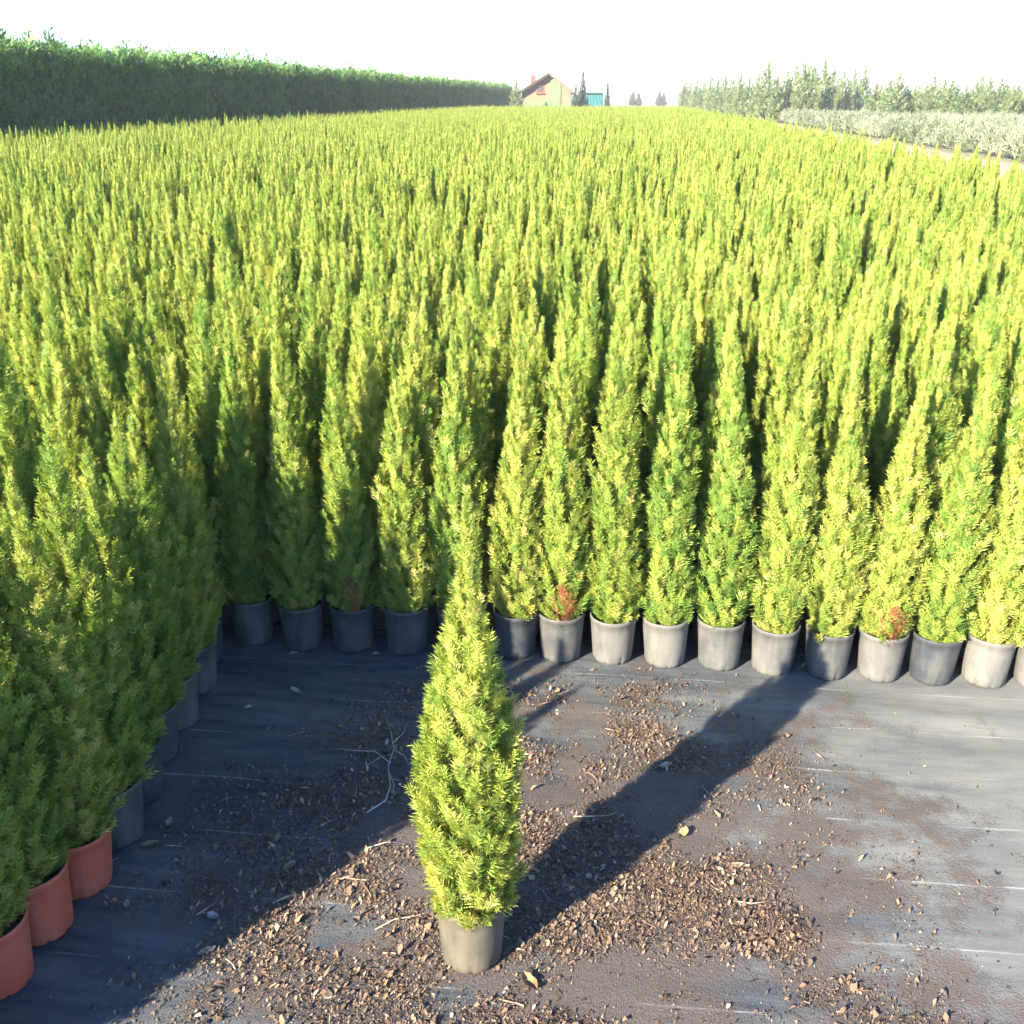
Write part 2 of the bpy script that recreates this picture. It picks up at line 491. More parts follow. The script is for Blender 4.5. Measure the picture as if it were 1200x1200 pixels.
soil_me = mesh_py("soil", sv, sf); soil_me.materials.append(M["soil"])
tv, tf_ = tube_geo([(0, 0, POT_H - .03), (.004, .002, .3), (-.003, .003, .5), (0, 0, .72), (.002, 0, .80)], [.009, .007, .005, .004, .0015])
trunk_me = mesh_py("trunk", tv, tf_, True); trunk_me.materials.append(M["bark"])
# withered brown fronds low on a few plants
dead_v, dead_f, dead_t = crown_geo(POT_H - .01, POT_H + .13, [(0, .04), (.5, .045), (1, .015)], 9, 6, TPL_FIELD, 77, slen=.05)
dead_me = mesh_np("withered_frond", dead_v, dead_f, {"tint": dead_t}); dead_me.materials.append(M["dead"])

def thuja(x, y, crown_me, pot_key, label, group=None, hs=1.0, rz=None, soil=True, dead=None, ws=None):
    t = empty("potted_thuja", (x, y, mat_z(x, y)), random.uniform(0, 6.28) if rz is None else rz)
    if rz is None: t.rotation_euler = (random.gauss(0, .022), random.gauss(0, .022), t.rotation_euler.z)
    tag(t, label, "thuja", group)
    p = bpy.data.objects.new("pot", pot_me[pot_key]); link(p, t)
    if soil:
        link(bpy.data.objects.new("soil", soil_me), p)
    link(bpy.data.objects.new("trunk", trunk_me), t)
    c = bpy.data.objects.new("crown", crown_me); link(c, t)
    ws = ws or hs ** .5
    c.scale = (ws, ws, hs); c.location.z = (POT_H - .01) * (1 - hs)
    if dead is not None:
        d = link(bpy.data.objects.new("withered_frond", dead_me), t)
        d.location = (dead[0], dead[1], 0)
    return t

# ------------------------------------------------------------------ the single thuja in the clearing
if len(crown_hero.materials) == 0: crown_hero.materials.append(M["thuja"])
HX, HD = place(553, 1148)
HD += .064; HX *= 1.02
thuja(HX, HD, crown_hero, "pottan", "single columnar thuja in a dusty grey pot standing alone on the weed mat", rz=0.0)

# ------------------------------------------------------------------ front row and left column, read off the photograph
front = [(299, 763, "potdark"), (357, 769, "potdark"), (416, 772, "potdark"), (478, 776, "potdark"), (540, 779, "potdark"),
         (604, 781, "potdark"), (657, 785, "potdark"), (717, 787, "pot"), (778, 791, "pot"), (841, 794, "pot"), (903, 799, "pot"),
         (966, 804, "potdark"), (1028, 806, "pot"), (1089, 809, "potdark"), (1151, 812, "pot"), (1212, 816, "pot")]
ordinal = ["first", "second", "third", "fourth", "fifth", "sixth", "seventh", "eighth", "ninth", "tenth", "eleventh", "twelfth", "thirteenth", "fourteenth", "fifteenth", "sixteenth"]
potword = {"pot": "pale grey pot", "potdark": "dark pot", "pottan": "dusty pot", "terra": "terracotta pot"}
used = []
fr_pts = []
for i, (px, py, key) in enumerate(front):
    x, y = place(px, py); y += .066; x *= 1.018
    fr_pts.append((x, y)); used.append((x, y))
    dead = {2: (.01, -.05), 6: (.0, -.05), 12: (-.01, -.055)}.get(i)
    lab = "thuja in a %s, %s in the long row from the inner corner" % (potword[key], ordinal[i])
    if dead: lab = "thuja in a %s with brown withered fronds, %s in the long row" % (potword[key], ordinal[i])
    thuja(x, y, crowns[(i * 3 + 1) % NV], key, lab, "thujas along the edge of the clearing", hs=[1.0, .98, 1.0, .95, 1.06, .97, 1.02, 1.0, 1.08, 1.0, 1.05, .97, .93, 1.0, .96, 1.0][i] * .96, ws=.93, dead=dead,
          rz=None if dead is None else 0.0)

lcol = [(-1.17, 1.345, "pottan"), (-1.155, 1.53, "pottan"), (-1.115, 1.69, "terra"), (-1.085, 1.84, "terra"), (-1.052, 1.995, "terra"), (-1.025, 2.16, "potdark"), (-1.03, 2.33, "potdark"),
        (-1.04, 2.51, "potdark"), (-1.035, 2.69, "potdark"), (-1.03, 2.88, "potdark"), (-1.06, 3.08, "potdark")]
for i, (x, y, key) in enumerate(lcol):
    used.append((x, y))
    if key == "terra":
        lab = ["thuja in the terracotta pot next to a dusty grey brown pot", "thuja in the middle one of three terracotta pots", "thuja in the terracotta pot next to a dark pot"][i - 2]
    elif key == "pottan":
        lab = "thuja in a dusty grey brown pot beside a terracotta pot" if i else "thuja in a dusty pot at the open end of the side row"
    else:
        lab = ["shaded thuja in the dark pot next to a terracotta pot", "shaded thuja in the second dark pot after the terracotta pots",
               "shaded thuja in the third dark pot after the terracotta pots", "shaded thuja in the fourth dark pot after the terracotta pots",
               "shaded thuja in the fifth dark pot after the terracotta pots", "shaded thuja in a dark pot in the inner corner of the clearing"][i - 5]
    thuja(x, y, crowns[(i * 5 + 2) % NV], key, lab, "thujas along the edge of the clearing", hs=[1.05, 1.03, .98, 1.04, 1.0, 1.04, .99, 1.03, 1.0, 1.03, 1.03][i] * .90)

# ------------------------------------------------------------------ the rest of the field: columns behind the two edges
pts = []
DU = .168; DL = .178
# columns behind the front row carry on from its own pots, the others fill the grid to the left and right
fl = []
for (x, y) in fr_pts:
    fl.append((x * UR[0] + y * UR[1], x * UB[0] + y * UB[1]))
tfront = lambda l: np.interp(l, [a[0] for a in fl], [a[1] for a in fl])
cols_l = [a[0] for a in fl]
l = cols_l[-1] + DL
while l < EDGE_R: cols_l.append(l); l += DL
for ci, l in enumerate(cols_l):
    t0 = tfront(l) + DU if l <= fl[-1][0] + .01 else fl[-1][1]
    for k in range(int((82 - t0) / DU)):
        pts.append((l + rng.normal(0, .012), t0 + k * DU + rng.normal(0, .012), ci if ci < 16 else -1, k))
l0 = np.mean([-1.06 * UR[0] + 3.08 * UR[1]])
l = l0; first = True
while l > EDGE_L:
    t0 = 3.24 if first else 1.27
    for k in range(int((82 - t0) / DU)):
        pts.append((l + rng.normal(0, .014), t0 + k * DU + rng.normal(0, .012), -1, k))
    l -= DL; first = False
pts = np.array(pts)
wx_, wy_ = grid(pts[:, 0], pts[:, 1])
# the block beside the clearing keeps its column straight behind the edge pots
near = (wy_ < 3.2) & (wx_ < -.9)
keep = np.ones(len(wx_), bool)
lc = np.array([(a, b) for a, b, _ in lcol])
for ux, uy in used:
    keep &= np.hypot(wx_ - ux, wy_ - uy) > .125
keep &= ~((wy_ < 3.0) & (wx_ > np.interp(wy_, lc[:, 1], lc[:, 0]) - .12))
wx_, wy_ = wx_[keep], wy_[keep]; ci_, ck_ = pts[keep, 2].astype(int), pts[keep, 3].astype(int)
# which ones show
dep = wy_ * math.cos(PITCH) + (CAM_H - .7) * math.sin(PITCH)
px = 600 + 1200 * wx_ / dep
ang = np.arctan2(CAM_H - .9, wy_) - PITCH
py = 600 + 1200 * np.tan(ang)
vis = (px > -25) & (px < 1225) & (py < 1200)
dist = np.hypot(wx_, wy_)
order = np.argsort(np.where(vis, dist, 1e9))
N_IND = 270
ind = set(order[:N_IND].tolist())
hscale = np.clip(rng.normal(1.0, .065, len(wx_)), .82, 1.16)
var = rng.integers(0, NV, len(wx_))
hscale = np.where((wy_ < 3.3) & (wx_ < -.9), hscale * .96, hscale)
protos = {}
for j in order[:N_IND]:
    lab = "shaded thuja packed in the block beside the clearing" if (wy_[j] < 3.0 and wx_[j] < -.9) else "yellow green thuja packed in the field behind the long front row"
    grp = "thujas packed beside the clearing" if lab.startswith("shaded") else "thujas packed in the field"
    if ci_[j] >= 0 and ck_[j] < 5:
        lab = "thuja in the %s row back, behind the %s pot of the long row" % (ordinal[ck_[j] + 1], ordinal[ci_[j]])
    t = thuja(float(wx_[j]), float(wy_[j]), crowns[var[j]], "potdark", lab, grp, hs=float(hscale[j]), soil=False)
rest = np.array([j for j in range(len(wx_)) if j not in ind])

# prototypes for the mass are the crowns that already stand in the field
for o in bpy.data.objects:
    if o.name.startswith("crown") and o.type == 'MESH' and o.data in crowns and crowns.index(o.data) not in protos:
        protos[crowns.index(o.data)] = o
pm = bpy.data.meshes.new("thuja_field")
pm.vertices.add(len(rest))
pm.vertices.foreach_set("co", np.stack([wx_[rest], wy_[rest], np.full(len(rest), .012)], -1).astype(np.float32).ravel())
for an, tp, vals in (("variant", 'INT', var[rest].astype(np.int32)), ("spin", 'FLOAT', rng.uniform(0, 6.28, len(rest)).astype(np.float32)), ("lean_x", 'FLOAT', rng.normal(0, .03, len(rest)).astype(np.float32)), ("lean_y", 'FLOAT', rng.normal(0, .03, len(rest)).astype(np.float32)), ("size", 'FLOAT', hscale[rest].astype(np.float32))):
    at = pm.attributes.new(an, tp, 'POINT'); at.data.foreach_set("value", vals)
field = bpy.data.objects.new("thuja_field", pm); link(field)
pm.materials.append(M["thuja"])
tag(field, "dense field of yellow green thujas stretching back to the house", "thuja field", kind="stuff")
ng = bpy.data.node_groups.new("thuja_field", 'GeometryNodeTree')
ng.interface.new_socket("Geometry", in_out='INPUT', socket_type='NodeSocketGeometry')
ng.interface.new_socket("Geometry", in_out='OUTPUT', socket_type='NodeSocketGeometry')
gi = ng.nodes.new("NodeGroupInput"); go = ng.nodes.new("NodeGroupOutput")
iop = ng.nodes.new("GeometryNodeInstanceOnPoints")
jn = ng.nodes.new("GeometryNodeJoinGeometry")
for k in range(NV - 1, -1, -1):
    oi = ng.nodes.new("GeometryNodeObjectInfo"); oi.transform_space = 'ORIGINAL'
    oi.inputs["Object"].default_value = protos[k]; oi.inputs["As Instance"].default_value = False
    g2 = ng.nodes.new("GeometryNodeGeometryToInstance")
    ng.links.new(oi.outputs["Geometry"], g2.inputs[0]); ng.links.new(g2.outputs[0], jn.inputs[0])
def named(nm, tp):
    a = ng.nodes.new("GeometryNodeInputNamedAttribute"); a.data_type = tp; a.inputs["Name"].default_value = nm
    return a.outputs["Attribute"]
ng.links.new(gi.outputs[0], iop.inputs["Points"]); ng.links.new(jn.outputs[0], iop.inputs["Instance"])
iop.inputs["Pick Instance"].default_value = True
ng.links.new(named("variant", 'INT'), iop.inputs["Instance Index"])
cr = ng.nodes.new("ShaderNodeCombineXYZ"); ng.links.new(named("spin", 'FLOAT'), cr.inputs[2]); ng.links.new(named("lean_x", 'FLOAT'), cr.inputs[0]); ng.links.new(named("lean_y", 'FLOAT'), cr.inputs[1])
ng.links.new(cr.outputs[0], iop.inputs["Rotation"])
cs = ng.nodes.new("ShaderNodeCombineXYZ"); cs.inputs[0].default_value = 1; cs.inputs[1].default_value = 1
ng.links.new(named("size", 'FLOAT'), cs.inputs[2]); ng.links.new(cs.outputs[0], iop.inputs["Scale"])
ng.links.new(iop.outputs[0], go.inputs[0])
md = field.modifiers.new("scatter", 'NODES'); md.node_group = ng

# ------------------------------------------------------------------ leaf litter, single leaves, twigs
def litter_material(name):
    m, n, b = new_mat(name)
    at = N(n, "ShaderNodeAttribute", attribute_name="tint")
    c = ramp(n, [(0, (.028, .020, .018)), (.3, (.088, .060, .047)), (.55, (.130, .084, .058)), (.8, (.22, .155, .108)), (1, (.40, .33, .26))], at.outputs["Fac"])
    n.links.new(c, b.inputs["Base Color"]); b.inputs["Roughness"].default_value = .75; b.inputs["Specular IOR Level"].default_value = .3
    return m
M["litter"] = litter_material("dry_leaf")
def scatter_litter():
    r = np.random.default_rng(21)
    n = 900000
    x = r.uniform(-1.15, 2.3, n); y = r.uniform(1.25, 3.05, n)
    xr = x * UR[0] + y * UR[1]; yr = x * UB[0] + y * UB[1]
    rr = np.sqrt(((x - .12) / np.where(x > .12, .66, .85)) ** 2 + ((y - 2.0) / .85) ** 2)
    nz = fbm(x * 5 + 7, y * 6 + 2, 5) * 1.05
    dens = np.clip((nz - .41) * 3.0, 0, 1) * np.clip((1.34 - rr) * 1.7, 0, 1)
    dens = dens * .80 + .012 * np.clip(2.0 - rr, 0, 1) + .05 * (vnoise(x * 9, y * 9) > .8) * (rr < 1.4)
    front_l = y > (3.13 - .1 * (x + .9))
    k = (r.random(n) < dens) & ~front_l & (x > np.interp(y, lc[:, 1], lc[:, 0]) + .05) & (np.hypot(x - HX, y - HD) > .06)
    x, y = x[k], y[k]; n = len(x)
    s = np.where(r.random(n) < .86, r.lognormal(-6.35, .36, n), r.lognormal(-5.50, .36, n)); s = np.clip(s, .0010, .0095)
    asp = r.uniform(.3, 1.0, n)
    a = r.uniform(0, 6.28, n)
    # a bent leaf scrap: 6 points, two quads folded along the middle
    loc = np.array([(-1, -.25, .0), (-.2, -1, .35), (1, -.1, .1), (.9, .25, .15), (-.1, 1, .5), (-1, .3, .0)])
    L = np.repeat(loc[None], n, 0) + r.normal(0, .16, (n, 6, 3))
    L[..., 1] *= asp[:, None]; L[..., 2] *= r.uniform(.2, 1.3, n)[:, None]
    L *= s[:, None, None]
    tilt = r.normal(0, .6, n)
    Z = L[..., 2] + L[..., 0] * np.sin(tilt)[:, None]
    X = L[..., 0] * np.cos(a)[:, None] - L[..., 1] * np.sin(a)[:, None]
    Y = L[..., 0] * np.sin(a)[:, None] + L[..., 1] * np.cos(a)[:, None]
    gz = relief(x, y)
    Z = Z - Z.min(1, keepdims=True) + gz[:, None] + .001
    v = np.stack([X + x[:, None], Y + y[:, None], Z], -1).reshape(-1, 3)
    b0 = np.arange(n) * 6
    f = np.concatenate([np.stack([b0, b0 + 1, b0 + 2, b0 + 3], -1), np.stack([b0, b0 + 3, b0 + 4, b0 + 5], -1)])
    t = np.clip(r.beta(1.8, 2.2, n) + .12 * (fbm(x * 3, y * 3, 2) - .4), 0, 1)
    # fine straws
    ns_ = 170
    kx = r.integers(0, n, ns_)
    sv, sf_, stt = [], [], []
    q = len(v)
    for i in kx:
        Ls = r.uniform(.015, .07); aa = r.uniform(0, 6.28); bnd = r.normal(0, .2); wd = r.uniform(.0006, .0016)
        p = np.array([x[i], y[i]]); zz = gz[i] + .003
        for j in range(4):
            ang = aa + bnd * j
            d_ = np.array([math.cos(ang), math.sin(ang)]); nrm = np.array([-d_[1], d_[0]])
            sv += [(*(p + nrm * wd), zz + .002 * j % .004), (*(p - nrm * wd), zz + .0022)]
            p = p + d_ * Ls / 3
        for j in range(3):
            sf_.append((q + 2*j, q + 2*j + 1, q + 2*j + 3, q + 2*j + 2)); stt.append(r.uniform(.5, 1))
        q += 8
    v = np.concatenate([v, np.array(sv)]); f = np.concatenate([f, np.array(sf_)])
    return mesh_np("leaf_litter", v, f, {"tint": np.concatenate([t, t, stt])})
lit = obj("leaf_litter", scatter_litter(), M["litter"])
tag(lit, "brown crumbled leaf litter strewn over the weed mat", "leaf litter", kind="stuff")

def leaf_geo(L, W, curl, fold, nseg=8, seed=0):
    r = random.Random(seed); v, f = [], []
    for i in range(nseg + 1):
        t = i / nseg
        wd = W * math.sin(math.pi * min(1, t * .94 + .03)) ** .8 * (1 + r.uniform(-.12, .12))
        z = curl * (t - .5) ** 2 * 4 * L * .25 + .002
        xx = (t - .5) * L
        for s in (-1, -.5, 0, .5, 1):
            v.append((xx, s * wd / 2, z + abs(s) * fold * wd + r.uniform(-.0025, .0025)))
    for i in range(nseg):
        for k in range(4):
            a = i * 5 + k
            f.append((a, a + 1, a + 6, a + 5))
    return v, f
def leaf_mat(name, c):
    return simple(name, c, .7, .35, 60, .4)
leafs = [
    (347, 817, .055, .026, (.46, .43, .38), "pale curled leaf lying in the shade near the inner corner", .8, .7, 2.4),
    (620, 1158, .060, .035, (.30, .16, .08), "large tan crumpled leaf beside the single pot", .9, .6, 2.2),
    (800, 985, .055, .032, (.45, .29, .15), "tan curled leaf beside the shadow of the single thuja", .8, .5, 1.0),
    (243, 1122, .050, .022, (.50, .42, .34), "cream leaf at the edge of the shaded mat", .6, .5, .5),
    (178, 998, .060, .026, (.30, .22, .14), "brown leaf lying beside the dark pots of the side row", .7, .6, .2),
    (200, 972, .038, .024, (.36, .27, .20), "small tan leaf lying in the shade beside the side row", .9, .5, 1.6),
    (292, 838, .030, .020, (.55, .52, .48), "small whitish leaf in the deep shade by the side row", .5, .5, .6),
    (250, 1080, .036, .026, (.40, .38, .36), "greyish leaf on the bare shaded mat", .6, .5, 2.8),
    (340, 1022, .045, .028, (.30, .22, .16), "brown leaf where the shade meets the sunlit litter", .8, .5, .9),
    (838, 962, .040, .024, (.46, .33, .20), "light brown leaf among litter past the single thuja's shadow", .7, .6, 2.0),
    (866, 1021, .060, .018, (.48, .36, .24), "long straw coloured leaf strip on the sunlit litter", .4, .4, .1),
    (920, 870, .036, .024, (.34, .21, .13), "brown leaf at the far rim of the litter patch", .7, .6, 1.2),
    (590, 776, .035, .018, (.50, .46, .40), "pale leaf lying before the long row of pots", .5, .5, .1),
    (344, 771, .045, .020, (.42, .36, .26), "yellowish leaf lying under the long row of pots", .5, .6, .7),
    (441, 772, .028, .018, (.44, .36, .26), "small tan leaf wedged between two dark pots", .5, .6, .2),
    (135, 1063, .022, .018, (.48, .16, .12), "small reddish scrap of leaf near a terracotta pot", .5, .6, .2),
    (150, 1066, .030, .018, (.52, .45, .40), "whitish leaf scrap near a terracotta pot", .7, .5, 2.0),
    (780, 905, .045, .026, (.52, .40, .28), "pale tan leaf at the edge of the long tree shadow", .7, .6, .3),
]
for i, (px_, py_, L, W, c, lab, curl, fold, rz) in enumerate(leafs):
    x, y = place(px_, py_)
    v, f = leaf_geo(L * .85, W * .8, curl, fold * .7, seed=i); c = tuple(q * .55 for q in c)
    o = obj("dead_leaf", mesh_py("dead_leaf", v, f, True), leaf_mat("dead_leaf", c))
    o.location = (x, y, mat_z(x, y) + .002); o.rotation_euler = (random.uniform(-.15, .15), random.uniform(-.15, .15), rz)
    tag(o, lab, "leaf", "single leaves on the mat")

M["straw"] = simple("dry_straw", (.42, .34, .24), .8, .3, 40)
M["greytwig"] = simple("grey_twig", (.30, .29, .30), .8, .3, 40)
def twig(name, pix, rad, mat, lab, cat="twig", forks=(), lift=.004):
    P = []
    for i, (a, b) in enumerate(pix):
        x, y = place(a, b); P.append(Vector((x, y, mat_z(x, y) + lift + .003 * math.sin(i * 2.1))))
    root = empty(name, tuple(P[0]))
    def tub(pp, r0, nm):
        q = [p - P[0] for p in pp]
        v, f = tube_geo(q, [r0 * (1 - .6 * i / max(1, len(q) - 1)) for i in range(len(q))], 6)
        obj(nm, mesh_py(nm, v, f, True), mat, root)
    tub(P, rad, "stem")
    for fk in forks:
        Q = []
        for i, (a, b) in enumerate(fk):
            x, y = place(a, b); Q.append(Vector((x, y, mat_z(x, y) + lift + .004 * i)))
        tub(Q, rad * .6, "side_shoot")
    tag(root, lab, cat, "twigs on the mat")
twig("dry_weed", [(430, 958), (452, 945), (458, 925), (455, 905), (462, 885), (458, 862), (452, 845)], .0028, M["greytwig"],
     "dry grey branching weed lying in the shade beside the single thuja", "dry weed",
     [[(459, 890), (445, 895), (432, 905)], [(462, 885), (474, 893), (480, 905)], [(460, 878), (472, 868), (478, 858)], [(458, 900), (440, 888), (420, 889), (392, 888)], [(456, 910), (462, 925), (461, 938)]])
twig("dry_straw", [(78, 965), (84, 985), (92, 998), (100, 1016)], .0018, M["straw"], "bent dry straw leaning on a terracotta pot", "straw", lift=.01)
twig("dry_straw", [(112, 1022), (125, 1018), (140, 1010)], .0016, M["straw"], "short dry straw lying by the terracotta pots", "straw")
twig("dry_twig", [(672, 962), (690, 963), (712, 961), (722, 958)], .0022, M["straw"], "thin reddish brown stick on litter behind the single thuja")
twig("dry_twig", [(430, 1000), (452, 994), (470, 992)], .0022, M["greytwig"], "pale grey stick at the rim of the shade")
twig("dry_twig", [(440, 1095), (462, 1084), (490, 1077), (506, 1073)], .0020, M["straw"], "pale straw pointing at the rim of the single pot")
twig("dry_twig", [(320, 1063), (338, 1056), (352, 1052)], .0026, M["straw"], "pale stick among litter at the edge of the shaded mat")
twig("dry_twig", [(860, 1062), (880, 1066), (905, 1060)], .0018, M["straw"], "thin straw on the sunlit litter towards the bare mat")

# ------------------------------------------------------------------ the hedge on the left
HL = -13.3; HH = 3.05; HT0 = 12.0; HT1 = 127.0; HW = 1.6
def hedge():
    root = empty("tall_hedge", (*grid(HL, HT0), 0))
    tag(root, "tall clipped dark green hedge along the shaded side of the field", "hedge")
    ox, oy = grid(HL, HT0)
    r = np.random.default_rng(31)
    # dark core added to stop light leaking: uneven sheet front, top and ends
    nt_, nz_ = 300, 14
    t = np.linspace(HT0, HT1, nt_)
    prof_ = [(0, .03), (-.05, 1.0), (-.02, 2.0), (-.08, 2.6), (-.22, 2.84), (-.6, 2.92), (-1.1, 2.9), (-1.55, 2.6), (-1.6, 0.03)]
    v = []
    for i, ti in enumerate(t):
        for (dl, z) in prof_:
            b = (vnoise(np.array([ti * .9]), np.array([z * 1.3]))[0] - .5) * .28
            x, y = grid(HL + dl + b * (1 if dl > -.5 else 0), ti)
            v.append((x - ox, y - oy, z + (b * .5 if z > 2 else 0)))
    k = len(prof_); f = []
    for i in range(nt_ - 1):
        for j in range(k - 1):
            a = i * k + j; f.append((a, a + k, a + k + 1, a + 1))
    f.append(tuple(range(k))); f.append(tuple(range((nt_ - 1) * k, nt_ * k))[::-1])
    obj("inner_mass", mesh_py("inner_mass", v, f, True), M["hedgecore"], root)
    # sprays all over it
    tpl = spray_templates(4, 10, 15, .125)
    n = 64000
    u = r.random(n) ** 1.7
    tt = HT0 + u * (HT1 - HT0)
    s = r.random(n)
    on_top = s > .78
    zz = np.where(on_top, 2.85 + r.normal(0, .08, n), r.uniform(.2, 2.95, n))
    b = (vnoise(tt * .9, zz * 1.3) - .5) * .28
    ll = np.where(on_top, -r.uniform(.05, 1.5, n), r.normal(.03, .07, n)) + b
    zz = zz + b * .5 * (zz > 2)
    x, y = grid(HL + ll, tt)
    base = np.stack([x - ox, y - oy, zz], -1)
    d = np.stack([np.where(on_top, r.normal(0, .4, n), r.uniform(.05, .5, n)), r.normal(0, .22, n), np.ones(n)], -1)
    ln = r.uniform(.10, .22, n) * (1 + .9 * u)
    ln = np.where(on_top & (r.random(n) < .10), ln * r.uniform(1.4, 2.6, n), ln)
    col_ = vnoise(tt * 1.1 + 40, np.zeros(n) + 3.3)
    tint = .33 + (col_ - .5) * .5 + r.normal(0, .13, n) + np.where(on_top, .26, 0)  # tops yellower: their sunlight is put into the tint
    tint = np.where((vnoise(tt * .5 + 9, zz * .6) > .86) & (r.random(n) < .5), .97, tint)
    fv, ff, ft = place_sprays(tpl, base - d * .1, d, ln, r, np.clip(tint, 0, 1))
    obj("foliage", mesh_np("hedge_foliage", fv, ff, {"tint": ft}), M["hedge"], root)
hedge()

# ------------------------------------------------------------------ background conifers
TPL_FAR = spray_templates(4, 8, 17, .22)
def conifer_meshes(mat, n, seed, prof_, nb=120, per=11, slen=.20):
    out = []
    for i in range(n):
        v, f, t = crown_geo(.10, 1.0, prof_, nb, per, TPL_FAR, seed + i, slen=slen * .36, spread=.4, tint0=.5, up=.6)
        me = mesh_np("conifer_crown", v, f, {"tint": t}); me.materials.append(mat); out.append(me)
    return out
tv2, tf2 = tube_geo([(0, 0, -.01), (.004, .0, .2), (-.004, .002, .5), (0, 0, .6)], [.018, .014, .009, .003])
ctrunk = mesh_py("conifer_trunk", tv2, tf2, True); ctrunk.materials.append(M["bark"])
pale_me = conifer_meshes(M["pale"], 5, 300, [(0, .19), (.15, .22), (.45, .20), (.7, .14), (.88, .07), (1, .015)])
dark_me = conifer_meshes(M["darkcon"], 3, 320, [(0, .15), (.1, .20), (.4, .15), (.7, .085), (.9, .035), (1, .008)])
def conifer(name, px_, d, top, mes, i, lab, group, wid=1.0, x=None):
    h = hat(top, d) if top is not None else 3.0
    xx = xat(px_, d) if x is None else x
    o = empty(name, (xx, d, 0), random.uniform(0, 6.28)); tag(o, lab, "conifer", group)
    c = link(bpy.data.objects.new("crown", mes[i % len(mes)]), o)
    k = link(bpy.data.objects.new("trunk", ctrunk), o)
    c.scale = (h * wid, h * wid, h); k.scale = (h, h, h)
    return o
# a row of slim pale conifers running off beside the field
rowp = [(801, 150, 93), (808, 145, 96), (815, 138, 92), (823, 130, 94), (831, 124, 89), (839, 118, 91), (847, 112, 88), (856, 107, 90), (865, 102, 86),
        (875, 97, 90), (885, 93, 84), (895, 89, 72), (907, 86, 88)]
for i, (a, d, tp) in enumerate(rowp):
    lab = "slim pale green conifer in the even row beyond the field"
    if i == 11: lab = "pale conifer overtopping its even row beyond the field"
    conifer("pale_conifer", a, d, tp, pale_me, i, lab, "pale conifers in the row beyond the field", .92)
clump = [(918, 92, 80), (928, 98, 76), (938, 90, 66), (949, 100, 72), (960, 94, 69), (972, 104, 77), (984, 98, 82), (996, 106, 80), (1008, 100, 78)]
for i, (a, d, tp) in enumerate(clump):
    lab = "tall pale conifer in the uneven clump beyond the herbs"
    if tp == 66: lab = "tallest pale conifer of the clump beyond the herbs"
    conifer("pale_conifer", a, d, tp, pale_me, i + 2, lab, "pale conifers in the clump beyond the herbs", .85)
i = 0
for a in range(1020, 1216, 9):
    conifer("pale_conifer", a + random.uniform(-3, 3), 86 + random.uniform(-6, 10), random.choice([88, 92, 94, 97, 96, 99]) if a != 1047 else 84, pale_me, i,
            "low yellowish conifer in the far row behind the pale herbs", "low conifers behind the herbs", random.uniform(.9, 1.25)); i += 1

# the pale herbs beyond the path: nobody could count them
def herbs():
    r = np.random.default_rng(44)
    nn = 36000
    ll = 11.6 + (34 - 11.6) * r.random(nn) ** 1.5; t = r.uniform(18, 92, nn)
    rowj = np.round(ll / 1.1) * 1.1 + r.normal(0, .2, nn); ll = np.maximum(11.5, rowj)
    x, y = grid(ll, t)
    hh = .75 + .35 * vnoise(x * .8, y * .8)
    base = np.stack([x, y, np.full(nn, .0) + hh * r.uniform(0, .55, nn)], -1)
    d = np.stack([r.normal(0, .35, nn), r.normal(0, .35, nn), np.ones(nn)], -1)
    tint = .45 + (vnoise(x * .35, y * .35) - .5) * .8 + r.normal(0, .15, nn)
    v, f, tt = place_sprays(spray_templates(4, 8, 19, .085), base, d, hh * r.uniform(.3, .62, nn), r, np.clip(tint, 0, 1))
    return mesh_np("pale_herbs", v, f, {"tint": tt})
hb = obj("pale_herbs", herbs(), M["herb"])
tag(hb, "pale grey green herbs growing in a broad bed beyond the path", "herbs", kind="stuff")

# ------------------------------------------------------------------ house, teal shed, trees at the far end
M["salmon"] = simple("salmon_boards", (.185, .115, .075), .8, .15, 3)
M["greenpaint"] = simple("green_paint", (.095, .175, .075), .7, .15, 3)
M["redbrown"] = simple("red_brown_paint", (.17, .045, .032), .7, .2, 4)
M["darkroof"] = simple("dark_roof", (.030, .020, .018), .8, .3, 2)
M["rooftile"] = simple("pink_roof_sheet", (.19, .095, .085), .8, .2, 2)
M["teal"] = simple("teal_sheet", (.018, .125, .14), .5, .15, 3)
M["tealdark"] = simple("teal_dark", (.02, .10, .12), .5, .15, 3)
m_, n_, b_ = new_mat("window_glass"); b_.inputs["Base Color"].default_value = (.03, .035, .04, 1); b_.inputs["Roughness"].default_value = .08
n_.links.new(ramp(n_, [(.4, (.02, .025, .03)), (.6, (.05, .055, .06))], noise(n_, 3)), b_.inputs["Base Color"]); M["glass"] = m_

